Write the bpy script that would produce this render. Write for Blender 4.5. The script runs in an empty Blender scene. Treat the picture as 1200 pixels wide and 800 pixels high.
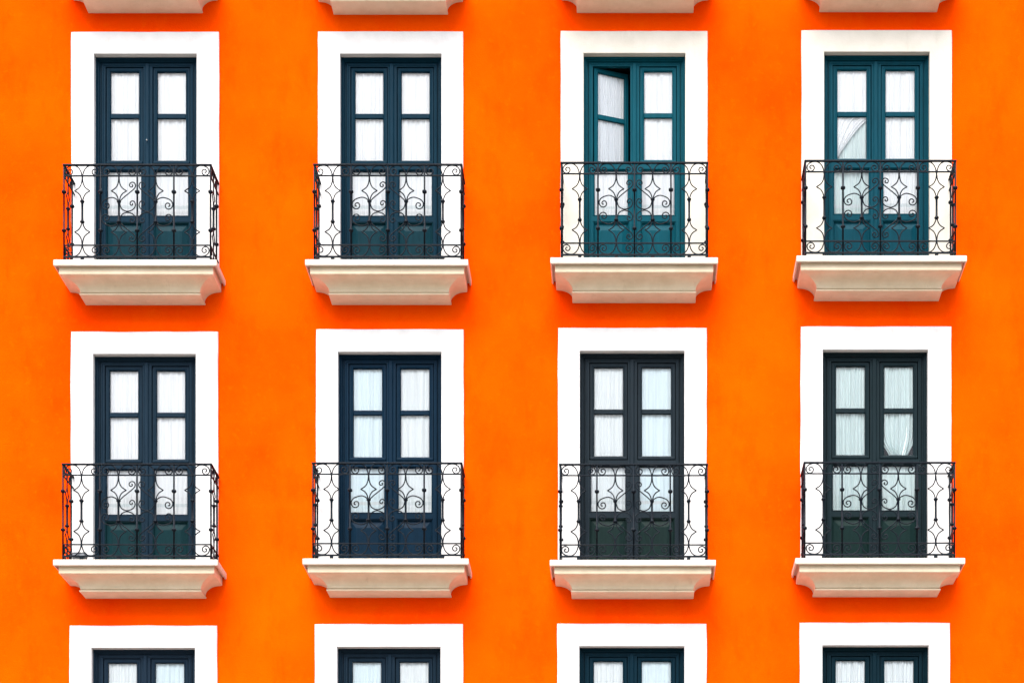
import bpy, bmesh, math, random
from mathutils import Vector, noise
random.seed(7)
S = bpy.context.scene
COL = S.collection

# ------------------------------------------------------------------ camera, sky, sun, exposure
ZC = 11.6                    # height of the picture's centre line on the facade
DIST = 23.0                  # the photographer stands on the square, 23 m from the wall
cd = bpy.data.cameras.new('camera'); cam = bpy.data.objects.new('camera', cd); COL.objects.link(cam)
cam.location = (1.35, -DIST, ZC - 10.0); cam.rotation_euler = (math.radians(90), 0, 0)
cd.sensor_width = 36.0; cd.lens = 36.0 * DIST / 12.0          # shift lens, film plane parallel to the wall
cd.shift_x = -1.35 / 12.0; cd.shift_y = 10.0 / 12.0
cd.clip_end = 5000
S.camera = cam

SUN_EL, SUN_AZ = 60.0, -14.0          # azimuth measured from the facade normal, negative = from the left
w = bpy.data.worlds.new('World'); S.world = w; w.use_nodes = True
nt = w.node_tree; bg = nt.nodes['Background']
sky = nt.nodes.new('ShaderNodeTexSky'); sky.sky_type = 'NISHITA'; sky.sun_disc = False
sky.sun_elevation = math.radians(SUN_EL); sky.air_density = 1.0; sky.dust_density = 6.0; sky.ozone_density = 1.0
sv = Vector((math.sin(math.radians(SUN_AZ)) * math.cos(math.radians(SUN_EL)), -math.cos(math.radians(SUN_AZ)) * math.cos(math.radians(SUN_EL)), math.sin(math.radians(SUN_EL))))
sky.sun_rotation = math.atan2(sv.x, sv.y)
nt.links.new(sky.outputs[0], bg.inputs[0]); bg.inputs[1].default_value = 0.11
sl = bpy.data.lights.new('sun', 'SUN'); sun = bpy.data.objects.new('sun', sl); COL.objects.link(sun)
sl.energy = 1.5; sl.angle = math.radians(60); sl.color = (1.0, 0.96, 0.9)
sun.rotation_euler = (-sv).to_track_quat('-Z', 'Y').to_euler(); sun.location = (0, -10, 40)
S.view_settings.view_transform = 'Standard'; S.view_settings.look = 'None'
S.view_settings.gamma = 1.0; S.view_settings.use_curve_mapping = False
S.view_settings.exposure = 1.88
S.cycles.max_bounces = 8; S.cycles.transparent_max_bounces = 12
S.cycles.use_denoising = True

# ------------------------------------------------------------------ materials
def mat(name, col, rough=0.6, spec=0.4, var=None, vscale=3.0, bump=0.0, bscale=120.0, stretch=(1, 1, 1), detail=6.0, metallic=0.0):
    m = bpy.data.materials.new(name); m.use_nodes = True
    t = m.node_tree; b = t.nodes['Principled BSDF']
    b.inputs['Base Color'].default_value = (*col, 1); b.inputs['Roughness'].default_value = rough
    b.inputs['Specular IOR Level'].default_value = spec; b.inputs['Metallic'].default_value = metallic
    tc = t.nodes.new('ShaderNodeNewGeometry')
    mp = t.nodes.new('ShaderNodeMapping'); mp.inputs['Scale'].default_value = stretch
    t.links.new(tc.outputs['Position'], mp.inputs['Vector'])
    m['map'] = mp.name
    if var:
        n = t.nodes.new('ShaderNodeTexNoise'); n.inputs['Scale'].default_value = vscale; n.inputs['Detail'].default_value = detail
        n.inputs['Roughness'].default_value = 0.62
        t.links.new(mp.outputs[0], n.inputs['Vector'])
        r = t.nodes.new('ShaderNodeValToRGB')
        r.color_ramp.elements[0].position = 0.34; r.color_ramp.elements[1].position = 0.66
        r.color_ramp.elements[0].color = (*col, 1); r.color_ramp.elements[1].color = (*var, 1)
        t.links.new(n.outputs['Fac'], r.inputs['Fac']); t.links.new(r.outputs['Color'], b.inputs['Base Color'])
    if bump:
        n2 = t.nodes.new('ShaderNodeTexNoise'); n2.inputs['Scale'].default_value = bscale; n2.inputs['Detail'].default_value = 5
        t.links.new(mp.outputs[0], n2.inputs['Vector'])
        bp = t.nodes.new('ShaderNodeBump'); bp.inputs['Strength'].default_value = bump; bp.inputs['Distance'].default_value = 0.01
        t.links.new(n2.outputs['Fac'], bp.inputs['Height']); t.links.new(bp.outputs[0], b.inputs['Normal'])
    return m

def add_stains(m, col, lo, hi, scale, stretch):
    """worn, dirty patches with a shape of their own mixed over a material's colour"""
    t = m.node_tree; b = t.nodes['Principled BSDF']
    src = b.inputs['Base Color'].links[0].from_socket if b.inputs['Base Color'].links else None
    g = t.nodes.new('ShaderNodeNewGeometry'); mp = t.nodes.new('ShaderNodeMapping'); mp.inputs['Scale'].default_value = stretch
    t.links.new(g.outputs['Position'], mp.inputs['Vector'])
    n = t.nodes.new('ShaderNodeTexNoise'); n.inputs['Scale'].default_value = scale; n.inputs['Detail'].default_value = 8; n.inputs['Roughness'].default_value = 0.7
    t.links.new(mp.outputs[0], n.inputs['Vector'])
    r = t.nodes.new('ShaderNodeMapRange'); r.inputs['From Min'].default_value = lo; r.inputs['From Max'].default_value = hi
    t.links.new(n.outputs['Fac'], r.inputs['Value'])
    mx = t.nodes.new('ShaderNodeMix'); mx.data_type = 'RGBA'
    if src: t.links.new(src, mx.inputs[6])
    else: mx.inputs[6].default_value = b.inputs['Base Color'].default_value
    mx.inputs[7].default_value = (*col, 1)
    t.links.new(r.outputs[0], mx.inputs[0]); t.links.new(mx.outputs[2], b.inputs['Base Color'])

M_WALL = mat('orange_plaster', (0.84, 0.047, 0.0003), 0.9, 0.0, var=(0.84, 0.082, 0.0003), vscale=0.5, bump=0.5, bscale=70, detail=10)
add_stains(M_WALL, (0.82, 0.034, 0.0003), 0.50, 0.88, 1.5, (1.6, 1, 0.7))
add_stains(M_WALL, (0.84, 0.100, 0.0004), 0.55, 0.95, 11.0, (1, 1, 1))
add_stains(M_WALL, (0.55, 0.026, 0.0004), 0.58, 1.00, 42.0, (1, 1, 1))        # pitted grain of the render coat
add_stains(M_WALL, (0.66, 0.032, 0.0005), 0.64, 1.02, 3.0, (5.0, 1, 0.28))    # faint rain streaks
M_WHITE = mat('white_lime_paint', (0.64, 0.65, 0.655), 0.85, 0.05, var=(0.55, 0.56, 0.565), vscale=3, bump=0.25, bscale=60)
add_stains(M_WHITE, (0.50, 0.49, 0.46), 0.60, 0.90, 2.6, (3, 1, 0.8))
M_CREAMWHITE = mat('cream_white_lime_paint', (0.58, 0.565, 0.515), 0.85, 0.1, var=(0.52, 0.505, 0.45), vscale=4, bump=0.25, bscale=60)
add_stains(M_CREAMWHITE, (0.44, 0.42, 0.37), 0.58, 0.90, 2.6, (3, 1, 0.8))
M_SLAB = mat('worn_white_slab_paint', (0.54, 0.505, 0.445), 0.8, 0.1, var=(0.48, 0.445, 0.375), vscale=6, bump=0.3, bscale=50)
add_stains(M_SLAB, (0.46, 0.42, 0.36), 0.52, 0.80, 4.0, (1, 1, 3.0))
add_stains(M_SLAB, (0.20, 0.17, 0.14), 0.64, 0.74, 8.0, (1, 1, 2.2))
M_CORBEL = mat('cream_corbel_paint', (0.70, 0.605, 0.455), 0.8, 0.05, var=(0.62, 0.525, 0.38), vscale=5, bump=0.3, bscale=60)
add_stains(M_CORBEL, (0.42, 0.34, 0.22), 0.60, 0.95, 5.0, (1.8, 1, 0.6))
M_IRON = mat('black_wrought_iron', (0.0025, 0.0055, 0.0095), 0.5, 0.08, var=(0.005, 0.0095, 0.0155), vscale=30, bump=0.2, bscale=150)
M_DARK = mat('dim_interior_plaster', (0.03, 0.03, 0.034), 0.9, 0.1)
M_STEEL = mat('worn_steel', (0.22, 0.24, 0.25), 0.6, 0.2)
M_ROOF = mat('roof_tiles', (0.32, 0.13, 0.08), 0.85, 0.2, var=(0.24, 0.10, 0.06), vscale=8)
M_PAVE = mat('pavement_stone', (0.30, 0.28, 0.25), 0.85, 0.2, var=(0.24, 0.23, 0.21), vscale=2.5, bump=0.3, bscale=30)
M_GROUND = mat('square_paving', (0.17, 0.165, 0.145), 0.9, 0.2, var=(0.13, 0.125, 0.11), vscale=0.4, bump=0.3, bscale=20)
M_BOX = mat('grey_box_plastic', (0.20, 0.22, 0.25), 0.6, 0.3, var=(0.16, 0.18, 0.2), vscale=10)

def paint(name, c):
    c = (c[0] * 0.40 + .0004, c[1] * 0.40, c[2] * 0.375)
    m = mat(name, c, 0.45, 0.04, var=tuple(v * 1.3 for v in c), vscale=5, bump=0.22, bscale=40, stretch=(6, 6, 0.6))
    add_stains(m, tuple(min(1, v * 1.6 + 0.002) for v in c), 0.66, 0.82, 9.0, (5, 5, 1))
    return m
PAINTS = {
    (1, 0): paint('blue_door_paint', (0.0055, 0.0384, 0.0774)),
    (1, 1): paint('deep_blue_door_paint', (0.0018, 0.0384, 0.0774)),
    (1, 2): paint('teal_door_paint', (0.0006, 0.1089, 0.1707)),
    (1, 3): paint('dark_teal_door_paint', (0.0006, 0.0806, 0.1333)),
    (2, 0): paint('slate_blue_door_paint', (0.0119, 0.0371, 0.0699)),
    (2, 1): paint('navy_door_paint', (0.0035, 0.0286, 0.0663)),
    (2, 2): paint('charcoal_door_paint', (0.0203, 0.0358, 0.0521)),
    (2, 3): paint('charcoal_green_door_paint', (0.0142, 0.0333, 0.0450)),
    (3, 0): paint('grey_blue_door_paint', (0.015, 0.0384, 0.0736)),
    (3, 1): paint('faded_blue_door_paint', (0.0111, 0.0333, 0.0628)),
    (3, 2): paint('petrol_door_paint', (0.0018, 0.0297, 0.0561)),
    (3, 3): paint('dark_petrol_door_paint', (0.0026, 0.0264, 0.0453)),
}
PANEL_PAINTS = {(1, 0): paint('greenish_blue_panel_paint', (0.004, 0.052, 0.082)), (1, 1): paint('deep_greenish_panel_paint', (0.003, 0.049, 0.078)),
    (2, 0): paint('green_slate_panel_paint', (0.007, 0.046, 0.062)), (2, 2): paint('bottle_green_panel_paint', (0.013, 0.036, 0.038)), (2, 3): paint('dark_bottle_green_panel_paint', (0.010, 0.036, 0.038))}
def cloth(name, c):
    m = bpy.data.materials.new(name); m.use_nodes = True
    t = m.node_tree; b = t.nodes['Principled BSDF']; out = t.nodes['Material Output']
    b.inputs['Roughness'].default_value = 0.95; b.inputs['Specular IOR Level'].default_value = 0.05
    g = t.nodes.new('ShaderNodeTexCoord'); mp = t.nodes.new('ShaderNodeMapping'); mp.inputs['Scale'].default_value = (48, 3, 0.7)
    n = t.nodes.new('ShaderNodeTexNoise'); n.inputs['Scale'].default_value = 1.0; n.inputs['Detail'].default_value = 4
    t.links.new(g.outputs['Object'], mp.inputs['Vector']); t.links.new(mp.outputs[0], n.inputs['Vector'])
    r = t.nodes.new('ShaderNodeValToRGB'); r.color_ramp.elements[0].position = 0.3; r.color_ramp.elements[1].position = 0.62
    r.color_ramp.elements[0].color = (*[v * 0.87 for v in c], 1); r.color_ramp.elements[1].color = (*c, 1)
    t.links.new(n.outputs['Fac'], r.inputs['Fac']); t.links.new(r.outputs['Color'], b.inputs['Base Color'])
    tl = t.nodes.new('ShaderNodeBsdfTranslucent'); t.links.new(r.outputs['Color'], tl.inputs['Color'])
    mx = t.nodes.new('ShaderNodeMixShader'); mx.inputs[0].default_value = 0.05
    t.links.new(b.outputs[0], mx.inputs[1]); t.links.new(tl.outputs[0], mx.inputs[2]); t.links.new(mx.outputs[0], out.inputs['Surface'])
    return m
M_CLOTH = cloth('white_voile', (0.83, 0.87, 0.90))
M_CLOTH_BLUE = cloth('cool_white_voile', (0.76, 0.83, 0.86))
M_CLOTH_GREY = cloth('greyed_voile', (0.62, 0.75, 0.76))
M_CLOTH_TINT = cloth('pale_blue_voile', (0.70, 0.84, 0.90))
M_HEM = cloth('lace_hem', (0.66, 0.74, 0.77))
mg = bpy.data.materials.new('window_glass'); mg.use_nodes = True
t = mg.node_tree; t.nodes.remove(t.nodes['Principled BSDF'])
tr = t.nodes.new('ShaderNodeBsdfTransparent'); tr.inputs[0].default_value = (0.985, 0.99, 0.99, 1)
gl = t.nodes.new('ShaderNodeBsdfGlossy'); gl.inputs['Roughness'].default_value = 0.02
fr = t.nodes.new('ShaderNodeFresnel'); fr.inputs['IOR'].default_value = 1.33
mx = t.nodes.new('ShaderNodeMixShader')
t.links.new(fr.outputs[0], mx.inputs[0]); t.links.new(tr.outputs[0], mx.inputs[1]); t.links.new(gl.outputs[0], mx.inputs[2])
t.links.new(mx.outputs[0], t.nodes['Material Output'].inputs['Surface'])
M_GLASS = mg

# ------------------------------------------------------------------ helpers
def X(px): return (px - 600.0) / 100.0
def Z(py): return ZC + (400.0 - py) / 100.0

def finish(bm, name, recalc=True, smooth=False):
    if recalc: bmesh.ops.recalc_face_normals(bm, faces=bm.faces)
    me = bpy.data.meshes.new(name); bm.to_mesh(me); bm.free()
    if smooth:
        for p in me.polygons: p.use_smooth = True
    return me
def link(name, me, m=None, parent=None, loc=(0, 0, 0), scale=(1, 1, 1), rz=0.0):
    o = bpy.data.objects.new(name, me); COL.objects.link(o)
    o.location = loc; o.scale = scale; o.rotation_euler = (0, 0, rz)
    if parent: o.parent = parent
    if m is not None and me is not None:
        if not me.materials: me.materials.append(m)
        o.material_slots[0].link = 'OBJECT'; o.material_slots[0].material = m
    return o
def box(bm, x0, x1, y0, y1, z0, z1, bev=0.0):
    vs = [bm.verts.new((x, y, z)) for x in (x0, x1) for y in (y0, y1) for z in (z0, z1)]
    fs = [bm.faces.new([vs[i] for i in q]) for q in ((0, 1, 3, 2), (4, 6, 7, 5), (0, 4, 5, 1), (2, 3, 7, 6), (0, 2, 6, 4), (1, 5, 7, 3))]
    if bev:
        es = list({e for f in fs for e in f.edges})
        bmesh.ops.bevel(bm, geom=es, offset=bev, segments=2, affect='EDGES', profile=0.5)
def ring(bm, x0, x1, z0, z1, prof, closed=True):
    """sweep a profile of (inset, y) round a rectangle with mitred corners"""
    loops = []
    for i, y in prof:
        loops.append([bm.verts.new(c) for c in ((x0 + i, y, z0 + i), (x1 - i, y, z0 + i), (x1 - i, y, z1 - i), (x0 + i, y, z1 - i))])
    n = len(loops)
    for a in range(n if closed else n - 1):
        A, B = loops[a], loops[(a + 1) % n]
        for k in range(4):
            bm.faces.new((A[k], A[(k + 1) % 4], B[(k + 1) % 4], B[k]))
    return loops
def plate(bm, x0, x1, z0, z1, holes, y0, y1):
    """a board from y0 (front) to y1 (back) with rectangular holes"""
    xs = sorted({x0, x1, *[h[0] for h in holes], *[h[1] for h in holes]}); zs = sorted({z0, z1, *[h[2] for h in holes], *[h[3] for h in holes]})
    xs = [x for x in xs if x0 <= x <= x1]; zs = [z for z in zs if z0 <= z <= z1]
    def solid(i, j):
        if i < 0 or j < 0 or i >= len(xs) - 1 or j >= len(zs) - 1: return False
        cx, cz = (xs[i] + xs[i + 1]) / 2, (zs[j] + zs[j + 1]) / 2
        return not any(h[0] < cx < h[1] and h[2] < cz < h[3] for h in holes)
    V = {}
    def v(i, j, y):
        k = (i, j, y)
        if k not in V: V[k] = bm.verts.new((xs[i], y, zs[j]))
        return V[k]
    for i in range(len(xs) - 1):
        for j in range(len(zs) - 1):
            if not solid(i, j): continue
            bm.faces.new((v(i, j, y0), v(i + 1, j, y0), v(i + 1, j + 1, y0), v(i, j + 1, y0)))
            bm.faces.new((v(i, j, y1), v(i, j + 1, y1), v(i + 1, j + 1, y1), v(i + 1, j, y1)))
            for di, dj, a, b_ in ((-1, 0, (i, j), (i, j + 1)), (1, 0, (i + 1, j), (i + 1, j + 1)), (0, -1, (i, j), (i + 1, j)), (0, 1, (i, j + 1), (i + 1, j + 1))):
                if not solid(i + di, j + dj):
                    bm.faces.new((v(*a, y0), v(*b_, y0), v(*b_, y1), v(*a, y1)))
def tube(bm, pts, r, n=6, r2=None, caps=True):
    """sweep an n-gon along points; r a number or a list of radii"""
    pts = [Vector(p) for p in pts]; m = len(pts)
    rad = r if isinstance(r, (list, tuple)) else [r] * m
    tang = [(pts[min(i + 1, m - 1)] - pts[max(i - 1, 0)]).normalized() for i in range(m)]
    ref = Vector((0, 1, 0)) if abs(tang[0].y) < 0.9 else Vector((1, 0, 0))
    u = (ref - tang[0] * ref.dot(tang[0])).normalized(); rings = []
    for i in range(m):
        u = (u - tang[i] * u.dot(tang[i])).normalized(); wv = tang[i].cross(u)
        rings.append([bm.verts.new(pts[i] + (u * math.cos(2 * math.pi * (k + 0.5) / n) + wv * math.sin(2 * math.pi * (k + 0.5) / n)) * rad[i]) for k in range(n)])
    for i in range(m - 1):
        for k in range(n):
            bm.faces.new((rings[i][k], rings[i][(k + 1) % n], rings[i + 1][(k + 1) % n], rings[i + 1][k]))
    if caps: bm.faces.new(rings[0][::-1]); bm.faces.new(rings[-1])
def spline(P, sub=7):
    out = []
    P = [Vector((*p, 0)) for p in P]
    for i in range(len(P) - 1):
        a, b, c, d = P[max(i - 1, 0)], P[i], P[i + 1], P[min(i + 2, len(P) - 1)]
        for s in range(sub):
            q = s / sub
            out.append(0.5 * ((2 * b) + (c - a) * q + (2 * a - 5 * b + 4 * c - d) * q * q + (3 * b - a - 3 * c + d) * q ** 3))
    out.append(P[-1])
    return [(p.x, p.y) for p in out]

# ------------------------------------------------------------------ bay measurements (hundredths of a metre on the wall)
# surround: left, right, top;  opening: left, right, top;  slab: left, right, top (all on the wall plane)
def fw(x): return 735 + (x - 735) * 0.97826
def fh(y): return 1400 + (y - 1400) * 0.97826
BAYS = {
    (1, 0): dict(s=(84, 257, 39.0), o=(111, 231, 65.0), b=(62.5, 253.8, 303.8), rail=(75.0, 246.7)),
    (1, 1): dict(s=(373, 543, 38.5), o=(399, 517.5, 65.0), b=(357.5, 548.5, 303.5), rail=(368.4, 540.5)),
    (1, 2): dict(s=(657, 829, 38.0), o=(684, 803, 64.3), b=(645.0, 841.3, 301.3), rail=(658.0, 829.0)),
    (1, 3): dict(s=(939, 1115, 37.0), o=(965.6, 1089, 62.7), b=(933.5, 1133.0, 299.0), rail=(944.0, 1119.5)),
    (2, 0): dict(s=(83.6, 256, 389.6), o=(110, 230, 416.0), b=(62.2, 255.0, 654.8), rail=(73.8, 247.2)),
    (2, 1): dict(s=(370.7, 543.5, 386.5), o=(396.5, 517.5, 413.5), b=(354.5, 549.0, 653.6), rail=(366.8, 540.5)),
    (2, 2): dict(s=(654, 828.2, 385.0), o=(679.5, 802, 412.3), b=(644.2, 838.8, 655.2), rail=(656.5, 828.5)),
    (2, 3): dict(s=(938, 1114.5, 383.5), o=(964, 1087, 411.0), b=(932.0, 1131.0, 653.0), rail=(943.0, 1118.5)),
    (3, 0): dict(s=(82, 255, 733.2), o=(108, 229, 759.5)),
    (3, 1): dict(s=(369, 543, 731.3), o=(395.5, 516.5, 758.3)),
    (3, 2): dict(s=(653, 828, 731.0), o=(679, 802, 757.5)),
    (3, 3): dict(s=(937, 1113, 730.0), o=(963.5, 1088, 756.5)),
    (0, 0): dict(bot=(103.6, 237.7, 15.8)),
    (0, 1): dict(bot=(391.0, 525.0, 17.6)),
    (0, 2): dict(bot=(676.0, 812.6, 15.6)),
    (0, 3): dict(bot=(960.0, 1098.0, 14.6)),
}
DOOR_H = 2.62
DY = -0.030     # the door sits this much nearer the street than its own zero

# ------------------------------------------------------------------ ground
bm = bmesh.new()
vs = [bm.verts.new(p) for p in ((-2000, -2000, 0), (2000, -2000, 0), (2000, 2000, 0), (-2000, 2000, 0))]; bm.faces.new(vs)
g = link('ground', finish(bm, 'ground', recalc=False), M_GROUND); g['kind'] = 'structure'
bm = bmesh.new(); box(bm, -14, 14, -3.2, 0.0, -0.05, 0.13, 0.015)
p = link('pavement', finish(bm, 'pavement'), M_PAVE); p['kind'] = 'structure'

# ------------------------------------------------------------------ the building
B = bpy.data.objects.new('apartment_building', None); COL.objects.link(B)
B['label'] = 'bright orange plastered facade with rows of white framed dark doors and small iron balconies'
B['category'] = 'building'
X0, X1, ZT, DEPTH = -8.6, 8.6, 19.6, 9.0
holes = []
for k, d in BAYS.items():
    if 'o' in d:
        l, r_, tp = d['o']
        holes.append((X(l) - 0.012, X(r_) + 0.012, Z(tp) - DOOR_H - 0.01, Z(tp) + 0.012))
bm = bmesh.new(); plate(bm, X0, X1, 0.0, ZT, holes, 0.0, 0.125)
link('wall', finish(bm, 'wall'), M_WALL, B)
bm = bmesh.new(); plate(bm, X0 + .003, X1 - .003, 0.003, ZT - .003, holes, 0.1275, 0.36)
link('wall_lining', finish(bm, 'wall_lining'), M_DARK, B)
bm = bmesh.new()
box(bm, X0, X0 + 0.36, 0.362, DEPTH, 0, ZT); box(bm, X1 - 0.36, X1, 0.362, DEPTH, 0, ZT); box(bm, X0 + 0.362, X1 - 0.362, DEPTH - 0.36, DEPTH, 0, ZT)
link('wall', finish(bm, 'side_wall'), M_WALL, B)
bm = bmesh.new()
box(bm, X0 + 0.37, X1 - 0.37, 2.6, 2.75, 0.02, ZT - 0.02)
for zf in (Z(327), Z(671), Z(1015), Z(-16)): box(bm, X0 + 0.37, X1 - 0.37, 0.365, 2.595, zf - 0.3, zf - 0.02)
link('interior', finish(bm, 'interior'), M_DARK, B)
bm = bmesh.new()
zr = ZT + 0.002
a = [bm.verts.new(p) for p in ((X0 - .35, -.35, zr), (X1 + .35, -.35, zr), (X1 + .35, DEPTH + .35, zr), (X0 - .35, DEPTH + .35, zr))]
a2 = [bm.verts.new(v.co + Vector((0, 0, .12))) for v in a]
t1, t2 = bm.verts.new((X0 + 3, DEPTH / 2, zr + 2.0)), bm.verts.new((X1 - 3, DEPTH / 2, zr + 2.0))
bm.faces.new(a[::-1])
for k in range(4): bm.faces.new((a[k], a[(k + 1) % 4], a2[(k + 1) % 4], a2[k]))
bm.faces.new((a2[0], a2[1], t2, t1)); bm.faces.new((a2[1], a2[2], t2)); bm.faces.new((a2[2], a2[3], t1, t2)); bm.faces.new((a2[3], a2[0], t1))
link('roof', finish(bm, 'roof'), M_ROOF, B)

# ------------------------------------------------------------------ window surrounds: hand-plastered bands, edges not quite straight
def surround_mesh(hw, hl, hr, top, height, seed):
    """origin at opening top centre; band hl / hr / top wide"""
    bm = bmesh.new()
    def wob(x, z, a): return a * noise.noise(Vector((x * 2.1 + seed * 7.3, z * 2.1, seed * 3.1))) + 0.4 * a * noise.noise(Vector((x * 9 + seed, z * 9, seed)))
    # path up the left side, over the top, down the right side, as pairs inner / outer
    N = 26; inner, outer = [], []
    for i in range(N + 1):
        z = -height + (height) * i / N
        inner.append((-hw, z)); outer.append((-hw - hl, -height + (height + top) * i / N))
    for i in range(1, 15):
        inner.append((-hw + 2 * hw * i / 15, 0)); outer.append((-hw - hl + (2 * hw + hl + hr) * i / 15, top))
    for i in range(N + 1):
        z = -height * i / N
        inner.append((hw, z)); outer.append((hw + hr, top - (height + top) * i / N))
    loops = []
    for prof in (('i', 0.115, 0), ('i', -0.026, 0), ('i', -0.031, 0.004), ('o', -0.031, -0.006), ('o', -0.024, 0.0), ('o', 0.012, 0)):
        L = []
        for k, (pi, po) in enumerate(zip(inner, outer)):
            if prof[0] == 'i':
                x, z = pi
                x += (-prof[2] if k <= N else prof[2] if k >= N + 15 else 0)
                z += (prof[2] if N <= k <= N + 15 else 0)
            else:
                x, z = po
                s_ = 1 if k > N + 7 else -1
                dx = wob(x, z, 0.006); dz = wob(z + 5, x, 0.006)
                if k < N or k > N + 15: x += dx + s_ * prof[2]
                elif k == N or k == N + 15: x += dx + s_ * (prof[2] - 0.002); z += dz + prof[2] - 0.002
                else: z += dz + prof[2]
            L.append(bm.verts.new((x, prof[1], z)))
        loops.append(L)
    for A, C in zip(loops, loops[1:]):
        for k in range(len(A) - 1): bm.faces.new((A[k], A[k + 1], C[k + 1], C[k]))
    return finish(bm, 'window_surround')

# ------------------------------------------------------------------ balcony slab and corbel
HS = 0.935      # half width of the slab
def sweep3(bm, prof, hs, dep, cap_top=True):
    """sweep (inset, z) along left side, front and right side of a slab that leaves the wall"""
    loops = []
    for t_, z in prof:
        loops.append([bm.verts.new(c) for c in ((-hs + t_, 0.0, z), (-hs + t_, -dep + t_, z), (hs - t_, -dep + t_, z), (hs - t_, 0.0, z))])
    for A, C in zip(loops, loops[1:]):
        for k in range(3): bm.faces.new((A[k], A[k + 1], C[k + 1], C[k]))
    bm.faces.new(loops[0]); bm.faces.new(loops[-1][::-1])
    return loops
bm = bmesh.new()
sweep3(bm, [(0.012, 0.0), (0.004, -0.003), (0.0, -0.011), (0.0, -0.064), (0.003, -0.071), (0.010, -0.074), (0.018, -0.074), (0.020, -0.046), (0.060, -0.046)], HS, 0.50)
SLAB = finish(bm, 'slab')
pr = [(0.062, -0.0465), (0.050, -0.0465), (0.050, -0.142), (0.056, -0.150), (0.070, -0.150)]
for i in range(0, 13):
    th = math.radians(90 * i / 12)
    pr.append((0.070 + 0.172 * math.sin(th), -0.152 - 0.116 * (1 - math.cos(th))))
pr += [(0.256, -0.2685), (0.256, -0.281), (0.236, -0.282), (0.234, -0.285), (0.234, -0.296), (0.237, -0.300), (0.25, -0.300)]
bm = bmesh.new(); sweep3(bm, pr, HS, 0.50)
CORBEL = finish(bm, 'corbel')

# ------------------------------------------------------------------ wrought iron railing
HR, DR = 0.84, 0.45
H1, H2, H3, H4 = 0.049, 0.183, 0.979, 1.104
def front(x0): return lambda s, h: (x0 + s, -DR, h)
def side(sx, d0): return lambda s, h: (sx * HR, -(d0 + s * .785), h)
def straight_bar(bm, f):
    hs = [0.0, 0.335, 0.337, 0.343, 0.352, 0.361, 0.367, 0.369, 0.776, 0.778, 0.784, 0.795, 0.806, 0.812, 0.814, 1.098]
    rs = [.0085, .0085, .013, .018, .019, .018, .013, .0085, .0085, .013, .018, .020, .018, .013, .0085, .0085]
    tube(bm, [f(0, h) for h in hs], [v * (1.2 if v < .0125 else 1.42) for v in rs], 8)
def diamond_bar(bm, f):
    hs = [.436, .438, .446, .456, .464, .470, .478, .482, .567, .652, .656, .664, .672, .680, .690, .698, .700]
    rs = [.006, .013, .018, .018, .013, .011, .012, .0105, .0098, .0105, .012, .011, .013, .018, .018, .013, .006]
    tube(bm, [f(0, h) for h in hs], [v * (1.2 if v < .0125 else 1.42) for v in rs], 8)
    for sg in (1, -1):
        up = spline([(0.0025, .985), (0.003, .95), (.010, .895), (.035, .845), (.088, .806)]) ; dn = spline([(.088, .806), (.045, .780), (.020, .745), (.006, .70)])
        tube(bm, [f(sg * x, h) for x, h in up + dn[1:]], .0068, 6)
        tube(bm, [f(sg * x, 2 * .5705 - h - (0.002 if h > .9 else 0)) for x, h in up + dn[1:]], .0068, 6)
FRIEZE = [(0.0025, .968), (.012, 1.015), (.032, 1.058), (.066, 1.088), (.105, 1.096), (.148, 1.088), (.180, 1.066), (.193, 1.030), (.182, .999), (.152, .986), (.122, 1.0), (.112, 1.027), (.124, 1.050), (.148, 1.053), (.162, 1.036), (.154, 1.018), (.142, 1.020)]
CSCR = [(0.006, .690), (.035, .716), (.075, .731), (.115, .726), (.165, .705), (.193, .672), (.195, .636), (.177, .607), (.147, .597), (.119, .612), (.112, .640), (.125, .664), (.150, .665), (.164, .648), (.157, .630), (.144, .632)]
SSCR = [(.008, .684), (.05, .728), (.12, .785), (.170, .828), (.190, .862), (.181, .895), (.155, .907), (.130, .895), (.121, .872), (.134, .852), (.154, .856), (.158, .872), (.148, .878)]
CUP = [(.008, .668), (.03, .604), (.085, .5735), (.14, .583), (.176, .610), (.189, .645), (.178, .680), (.155, .692), (.133, .680), (.128, .657), (.142, .642), (.157, .650), (.155, .664)]
def wire(bm, f, P, sg=1, mir=None):
    pts = spline(P, 4)
    tube(bm, [f(sg * x, (h if mir is None else 2 * mir - h)) for x, h in pts], .0067, 6)
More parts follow.
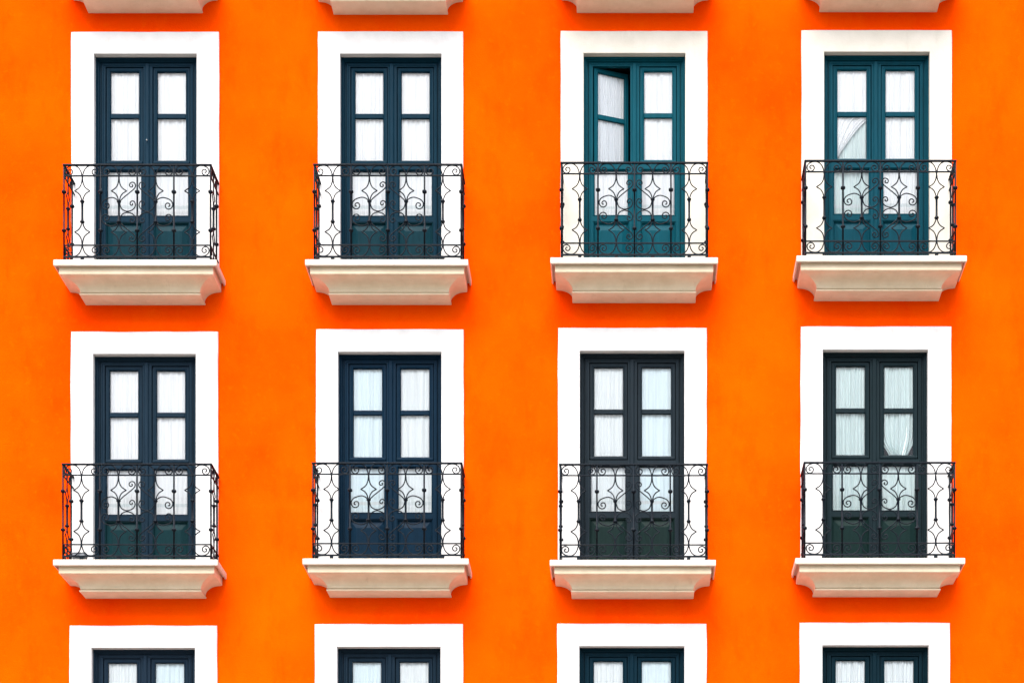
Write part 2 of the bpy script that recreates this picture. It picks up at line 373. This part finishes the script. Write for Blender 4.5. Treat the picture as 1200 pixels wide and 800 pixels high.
def make_railing():
    R = {}
    bm = bmesh.new()      # the part itself: the four rails, running round three sides
    for h, hh, dd in ((H4, .0085, .014), (H3, .0065, .0085), (H2, .0062, .0085), (H1, .0085, .010)):
        box(bm, -HR - dd, HR + dd, -DR - dd, -DR + dd, h - hh, h + hh, .0015)
        for sx in (-1, 1): box(bm, sx * HR - dd * .96, sx * HR + dd * .96, -DR + dd + .0005, -.02, h - hh * .96, h + hh * .96, .0015)
    for x in (-.63, -.21, .21, .63):       # bolts' blocks under the lowest rail
        box(bm, x - .02, x + .02, -DR - .007, -DR + .007, .0, H1 - .0065, .001)
    R['rail'] = finish(bm, 'railing')
    bars = []
    for i in range(9):
        bm = bmesh.new(); f = front(-HR + .21 * i)
        (diamond_bar if i % 2 else straight_bar)(bm, f)
        bars.append(('scrolled_baluster' if i % 2 else ('corner_post' if i in (0, 8) else 'baluster'), finish(bm, 'baluster', smooth=True)))
    for sx in (-1, 1):
        for d0, fn in ((.12, straight_bar), (.285, diamond_bar)):
            bm = bmesh.new(); fn(bm, side(sx, d0)); bars.append(('baluster' if fn is straight_bar else 'scrolled_baluster', finish(bm, 'baluster', smooth=True)))
    R['bars'] = bars
    fr = []
    for mir in (None, (H4 + H1) / 2):
        bm = bmesh.new()
        for i in (1, 3, 5, 7):
            for sg in (1, -1): wire(bm, front(-HR + .21 * i), FRIEZE, sg, mir)
        for sx in (-1, 1):
            for sg in (1, -1): wire(bm, side(sx, .285), FRIEZE, sg, mir)
        fr.append(finish(bm, 'scroll_frieze', smooth=True))
    R['frieze'] = fr
    bm = bmesh.new()
    for i, sg in ((3, 1), (5, -1)):
        f = front(-HR + .21 * i)
        for mir in (None, .567):
            wire(bm, f, CSCR, -sg, mir); wire(bm, f, SSCR, sg, mir); wire(bm, f, CUP, sg, mir)
    R['panel'] = finish(bm, 'scroll_panel', smooth=True)
    return R
RAIL = make_railing()

# ------------------------------------------------------------------ double door (origin at opening top centre, z down)
HW = 0.595
SASH = {-1: (-.487, -.048), 1: (.058, .497)}
LOW = {-1: (-.486, -.060), 1: (.070, .486)}
LEAF = {-1: (-.535, -.003), 1: (.003, .535)}
bm = bmesh.new()
ring(bm, -HW, HW, -DOOR_H, -0.002, [(0, .070), (.017, .070), (.022, .078), (.024, .092), (.036, .092), (.040, .100), (.042, .112), (.053, .112), (.053, .20), (0, .20)])
FRAME = finish(bm, 'door_frame')
def leaf_mesh(s):
    bm = bmesh.new(); l, r_ = LEAF[s]; a, b_ = SASH[s]; c, d = LOW[s]
    plate(bm, l, r_, -DOOR_H + .057, -.057, [(a, b_, -1.238, -.092), (c, d, -1.851, -1.295), (c, d, -2.55, -1.915)], .104, .150)
    # bead round the lower glass
    ring(bm, c + .0005, d - .0005, -1.8505, -1.2955, [(0, .1035), (.004, .100), (.012, .106), (.018, .122), (.018, .149), (0, .149)])
    # stile moulding: a thin raised bead along the outside of the leaf
    ring(bm, l + .008, r_ - .008, -DOOR_H + .066, -.064, [(0, .1035), (.004, .098), (.012, .098), (.018, .1035)], closed=False)
    return finish(bm, 'door_leaf')
def panel_mesh(s):
    bm = bmesh.new(); c, d = LOW[s]
    z0, z1 = -2.549, -1.916
    L = ring(bm, c + .0005, d - .0005, z0, z1, [(0, .135), (0, .112), (.010, .108), (.018, .128), (.024, .130)], closed=False)
    A = L[-1]; x0, x1, q0, q1 = c + .085, d - .085, z0 + .09, z1 - .105
    Bv = [bm.verts.new(p) for p in ((x0, .106, q0), (x1, .106, q0), (x1, .106, q1), (x0, .106, q1))]
    for k in range(4): bm.faces.new((A[k], A[(k + 1) % 4], Bv[(k + 1) % 4], Bv[k]))
    bm.faces.new(Bv)
    return finish(bm, 'door_panel')
def sash_mesh(s):
    bm = bmesh.new(); a, b_ = SASH[s]; wd = b_ - a
    # origin on the hinge edge
    if s == -1: x0, x1 = .006, wd - .006
    else: x0, x1 = -wd + .006, -.006
    z0, z1 = -1.233, -.097
    ring(bm, x0, x1, z0, z1, [(0, .122), (.004, .118), (.026, .118), (.034, .112), (.042, .114), (.050, .126), (.050, .148), (0, .148)])
    zm = -.663
    box(bm, x0 + .049, x1 - .049, .1165, .146, zm - .028, zm + .028, .006)
    box(bm, x0 + .002, x1 - .002, .098, .1175, z0 + .001, z0 + .032, .007)       # weather bar
    return finish(bm, 'sash')
def quad(x0, x1, z0, z1, y):
    bm = bmesh.new(); box(bm, x0, x1, y, y + .004, z0, z1)
    return finish(bm, 'glass')
LEAVES = {s: leaf_mesh(s) for s in (-1, 1)}; PANELS = {s: panel_mesh(s) for s in (-1, 1)}; SASHES = {s: sash_mesh(s) for s in (-1, 1)}
LOWGLASS = {s: quad(LOW[s][0] + .012, LOW[s][1] - .012, -1.841, -1.305, .128) for s in (-1, 1)}
wd = SASH[-1][1] - SASH[-1][0]
SASHGLASS = {-1: quad(.052, wd - .052, -1.19, -.14, .132), 1: quad(-wd + .052, -.052, -1.19, -.14, .132)}
bm = bmesh.new(); box(bm, -.022, .020, .088, .1035, -DOOR_H + .06, -.060, .006)
ASTRAGAL = finish(bm, 'astragal')
bm = bmesh.new(); tube(bm, [(0, .0875, -.97), (0, .074, -.97), (0, .070, -.97), (0, .062, -.97)], [.005, .005, .009, .007], 10)
KNOB = finish(bm, 'door_knob')

# ------------------------------------------------------------------ curtains
def curtain_mesh(x0, x1, z0, z1, y, seed, amp=.007, fold=.030, pinch=None, hem=True, cut=None):
    rnd = random.Random(seed); nx, nz = 90, 46
    bm = bmesh.new(); V = []
    ph = [rnd.uniform(0, 6.28) for _ in range(6)]; wdt = x1 - x0
    for j in range(nz + 1):
        v = j / nz; z = z1 + (z0 - z1) * v; row = []
        kx = 1.0; lo = 0.0
        if pinch:
            pz, pa, pw = pinch; e = math.exp(-((z - pz) / pw) ** 2); kx = 1 - pa * e
        for i in range(nx + 1):
            u = i / nx
            q = u + .012 * math.sin(5 * u + ph[0] + v * 1.3)
            a = amp * (.55 + .45 * v)
            yy = a * math.sin(2 * math.pi * q * wdt / fold + ph[1] + .5 * math.sin(v * 2 + ph[2]))
            yy += .7 * a * math.sin(2 * math.pi * q * wdt / (fold * 2.37) + ph[3] + .8 * v)
            yy += 2.4 * a * noise.noise(Vector((u * 7 + seed, v * 1.1, seed * 1.7))) + 1.2 * a * noise.noise(Vector((u * 19 + seed, v * 1.6 + 4, seed * .7)))
            x = x0 + wdt * (.5 + (u - .5) * kx)
            if cut:
                t_ = min(1.0, max(0.0, (-z - .69) / .50)); lim = x0 + wdt * (1.0 - .93 * t_ ** .75)
                x = x0 + (x - x0) * (lim - x0) / wdt
            if pinch: x += .016 * e * math.sin(9 * u)
            zz = z
            row.append(bm.verts.new((x, y + yy * (1 + (.6 if pinch else 0) * (1 - kx)), zz + (.004 * math.sin(u * 11 + ph[4]) if j == nz else 0))))
        V.append(row)
    hz = z0 + .165
    for j in range(nz):
        for i in range(nx):
            f = bm.faces.new((V[j][i], V[j + 1][i], V[j + 1][i + 1], V[j][i + 1])); f.smooth = True
            zc = (V[j][i].co.z + V[j + 1][i].co.z) / 2
            if hem and abs(zc - hz) < .016: f.material_index = 1
    me = bpy.data.meshes.new('curtain'); bm.to_mesh(me); bm.free()
    return me
def curtain(name, label, cl, me, loc, scale, rz=0.0):
    me.materials.append(cl); me.materials.append(M_HEM)
    o = bpy.data.objects.new(name, me); COL.objects.link(o)
    o.location = loc; o.scale = scale; o.rotation_euler = (0, 0, rz)
    o['label'] = label; o['category'] = 'curtain'; o['group'] = 'white curtains behind the balcony doors'

# ------------------------------------------------------------------ assemble the bays
COLN = ['leftmost', 'second from left', 'second from right', 'rightmost']
ROWN = {1: 'upper', 2: 'middle', 3: 'bottom'}
DOORLAB = {
    (1, 0): 'dark blue double door with a pale metal knob', (1, 2): 'bright teal double door with its left sash swung inwards',
    (1, 3): 'teal double door with closed sashes', (2, 2): 'charcoal grey double door', (2, 3): 'charcoal green double door with gathered curtains',
}
for (row, c), d in BAYS.items():
    # ---- balcony
    if 'bot' in d:
        l, r_, zb = d['bot']; cx = (X(l) + X(r_)) / 2; sx = (X(r_) - X(l)) / (2 * (HS - .234)); zt = Z(zb) + .300
    elif 'b' in d:
        l, r_, tp = d['b']; cx = (X(fw(l)) + X(fw(r_))) / 2; sx = (X(fw(r_)) - X(fw(l))) / (2 * HS); zt = Z(fh(tp))
    if 'bot' in d or 'b' in d:
        bal = link('balcony', SLAB, M_SLAB, B, (cx, 0, zt), (sx, 1, 1))
        link('corbel', CORBEL, M_CORBEL, bal)
    if 'rail' in d:
        k = (DIST - DR) / DIST
        l, r_ = (735 + (q - 735) * k for q in d['rail']); cx = (X(l) + X(r_)) / 2; sx = (X(r_) - X(l)) / (2 * HR)
        ra = link('railing', RAIL['rail'], M_IRON, B, (cx, 0, zt + .001), (sx, 1, 1))
        for nm, me in RAIL['bars']: link(nm, me, M_IRON, ra)
        for me in RAIL['frieze']: link('scroll_frieze', me, M_IRON, ra)
        link('scroll_panel', RAIL['panel'], M_IRON, ra)
    if 'o' not in d: continue
    # ---- surround and door
    l, r_, tp = d['o']; sl_, sr, st = d['s']; cx = (X(l) + X(r_)) / 2; hw = (X(r_) - X(l)) / 2; z = Z(tp)
    hgt = (z - zt - .002) if 'b' in d else DOOR_H
    me = surround_mesh(hw, (l - sl_) / 100, (sr - r_) / 100, (tp - st) / 100, hgt, row * 5 + c)
    link('window_surround', me, M_CREAMWHITE if (row, c) in ((1, 2), (1, 3)) else M_WHITE, B, (cx, 0, z))
    sx = (hw + .002) / HW; pm = PAINTS[(row, c)]
    door = link('balcony_door', FRAME, pm, B, (cx, DY, z), (sx, 1, 1))
    if (row, c) in DOORLAB: door['label'] = DOORLAB[(row, c)]
    opened = (row, c) == (1, 2)
    for s in (-1, 1):
        link('door_leaf', LEAVES[s], pm, door)
        link('door_panel', PANELS[s], PANEL_PAINTS.get((row, c), pm), door)
        hinge = (SASH[s][0] if s == -1 else SASH[s][1])
        rz = math.radians(20) if (opened and s == -1) else 0.0
        off = (0, 0)
        if rz:      # turn about the hinge at the back edge of the leaf
            hy = .150; off = (-(-math.sin(rz) * hy), hy - math.cos(rz) * hy)
        link('sash', SASHES[s], pm, door, (hinge + off[0], off[1], 0), rz=rz)
        link('glass', SASHGLASS[s], M_GLASS, door, (hinge + off[0], off[1], 0), rz=rz)
        link('glass', LOWGLASS[s], M_GLASS, door)
        # curtains
        if (row, c) in ((2, 3),): cl = M_CLOTH_GREY
        elif row == 1 or (row, c) == (2, 0): cl = M_CLOTH
        else: cl = M_CLOTH_BLUE
        if (row, c, s) in ((3, 0, 1), (3, 1, -1), (3, 2, 1), (2, 2, 1), (2, 1, -1)): cl = M_CLOTH_TINT
        sd = row * 100 + c * 10 + (s > 0); half = 'left' if s < 0 else 'right'
        where = 'in the %s half of the %s door, %s row' % (half, COLN[c], ROWN[row])
        x0, x1 = SASH[s][0] + .01, SASH[s][1] - .01
        if opened and s == -1:
            ww = x1 - x0
            curtain('curtain', 'white sheer curtain on the sash that is swung open', cl, curtain_mesh(.01, .01 + ww, -1.222, -.105, .154, sd, hem=False), (cx + (hinge + off[0]) * sx, off[1] + DY, z), (sx, 1, 1), rz)
            curtain('curtain', 'short white curtain in the lower pane below the open sash', cl, curtain_mesh(x0, x1, -1.89, -1.27, .158, sd + 3), (cx, DY, z), (sx, 1, 1))
        elif (row, c) == (1, 3) and s == -1:
            curtain('curtain', 'white curtain hitched aside on a slant in the rightmost door, upper row', cl, curtain_mesh(x0, x1, -1.225, -.105, .153, sd, amp=.006, fold=.05, cut=True, hem=False), (cx, DY, z), (sx, 1, 1))
            curtain('curtain', 'greyish curtain showing under the slanting edge of the hitched white one', M_CLOTH_GREY, curtain_mesh(x0, x1, -1.89, -.105, .180, sd + 3, amp=.009, fold=.05), (cx, DY, z), (sx, 1, 1))
        elif (row, c) == (2, 3) and s == 1:
            curtain('curtain', 'greyish curtain bunched together at its foot, dark glass showing at both corners', cl, curtain_mesh(x0, x1, -1.222, -.105, .158, sd, amp=.012, fold=.034, pinch=(-1.225, .56, .17), hem=False), (cx, DY, z), (sx, 1, 1))
            curtain('curtain', 'short greyish curtain in the lower pane below the bunched curtain', cl, curtain_mesh(x0, x1, -1.89, -1.27, .158, sd + 3, amp=.009, fold=.04, hem=False, pinch=(-2.0, .16, .2)), (cx, DY, z), (sx, 1, 1))
        else:
            look = {1: 'white sheer curtain', 2: 'pale pleated curtain', 3: 'pale curtain top'}[row]
            if (row, c) == (2, 3): look = 'greyish gathered curtain'
            curtain('curtain', look + ' ' + where, cl, curtain_mesh(x0, x1, -1.89, -.105, .158, sd, amp=(.012 if c == 3 and row > 1 else .0055), fold=(.035 if c == 3 else .042 + .009 * ((sd * 7) % 5)), hem=(row, c) != (2, 3)), (cx, DY, z), (sx, 1, 1))
    link('astragal', ASTRAGAL, pm, door)
    if (row, c) == (1, 0): link('door_knob', KNOB, M_STEEL, door)

# ------------------------------------------------------------------ small things standing on the balconies
bm = bmesh.new(); box(bm, -.075, .075, -.05, .05, 0, .088, .006); box(bm, -.083, .083, -.056, .056, .0885, .100, .004)
o = link('storage_box', finish(bm, 'storage_box'), M_BOX, None, (X(735 + (93.5 - 735) * .983), -.385, Z(fh(654.8)) + .001))
o['label'] = 'small grey lidded box behind the iron railing at the left end of a balcony'; o['category'] = 'box'
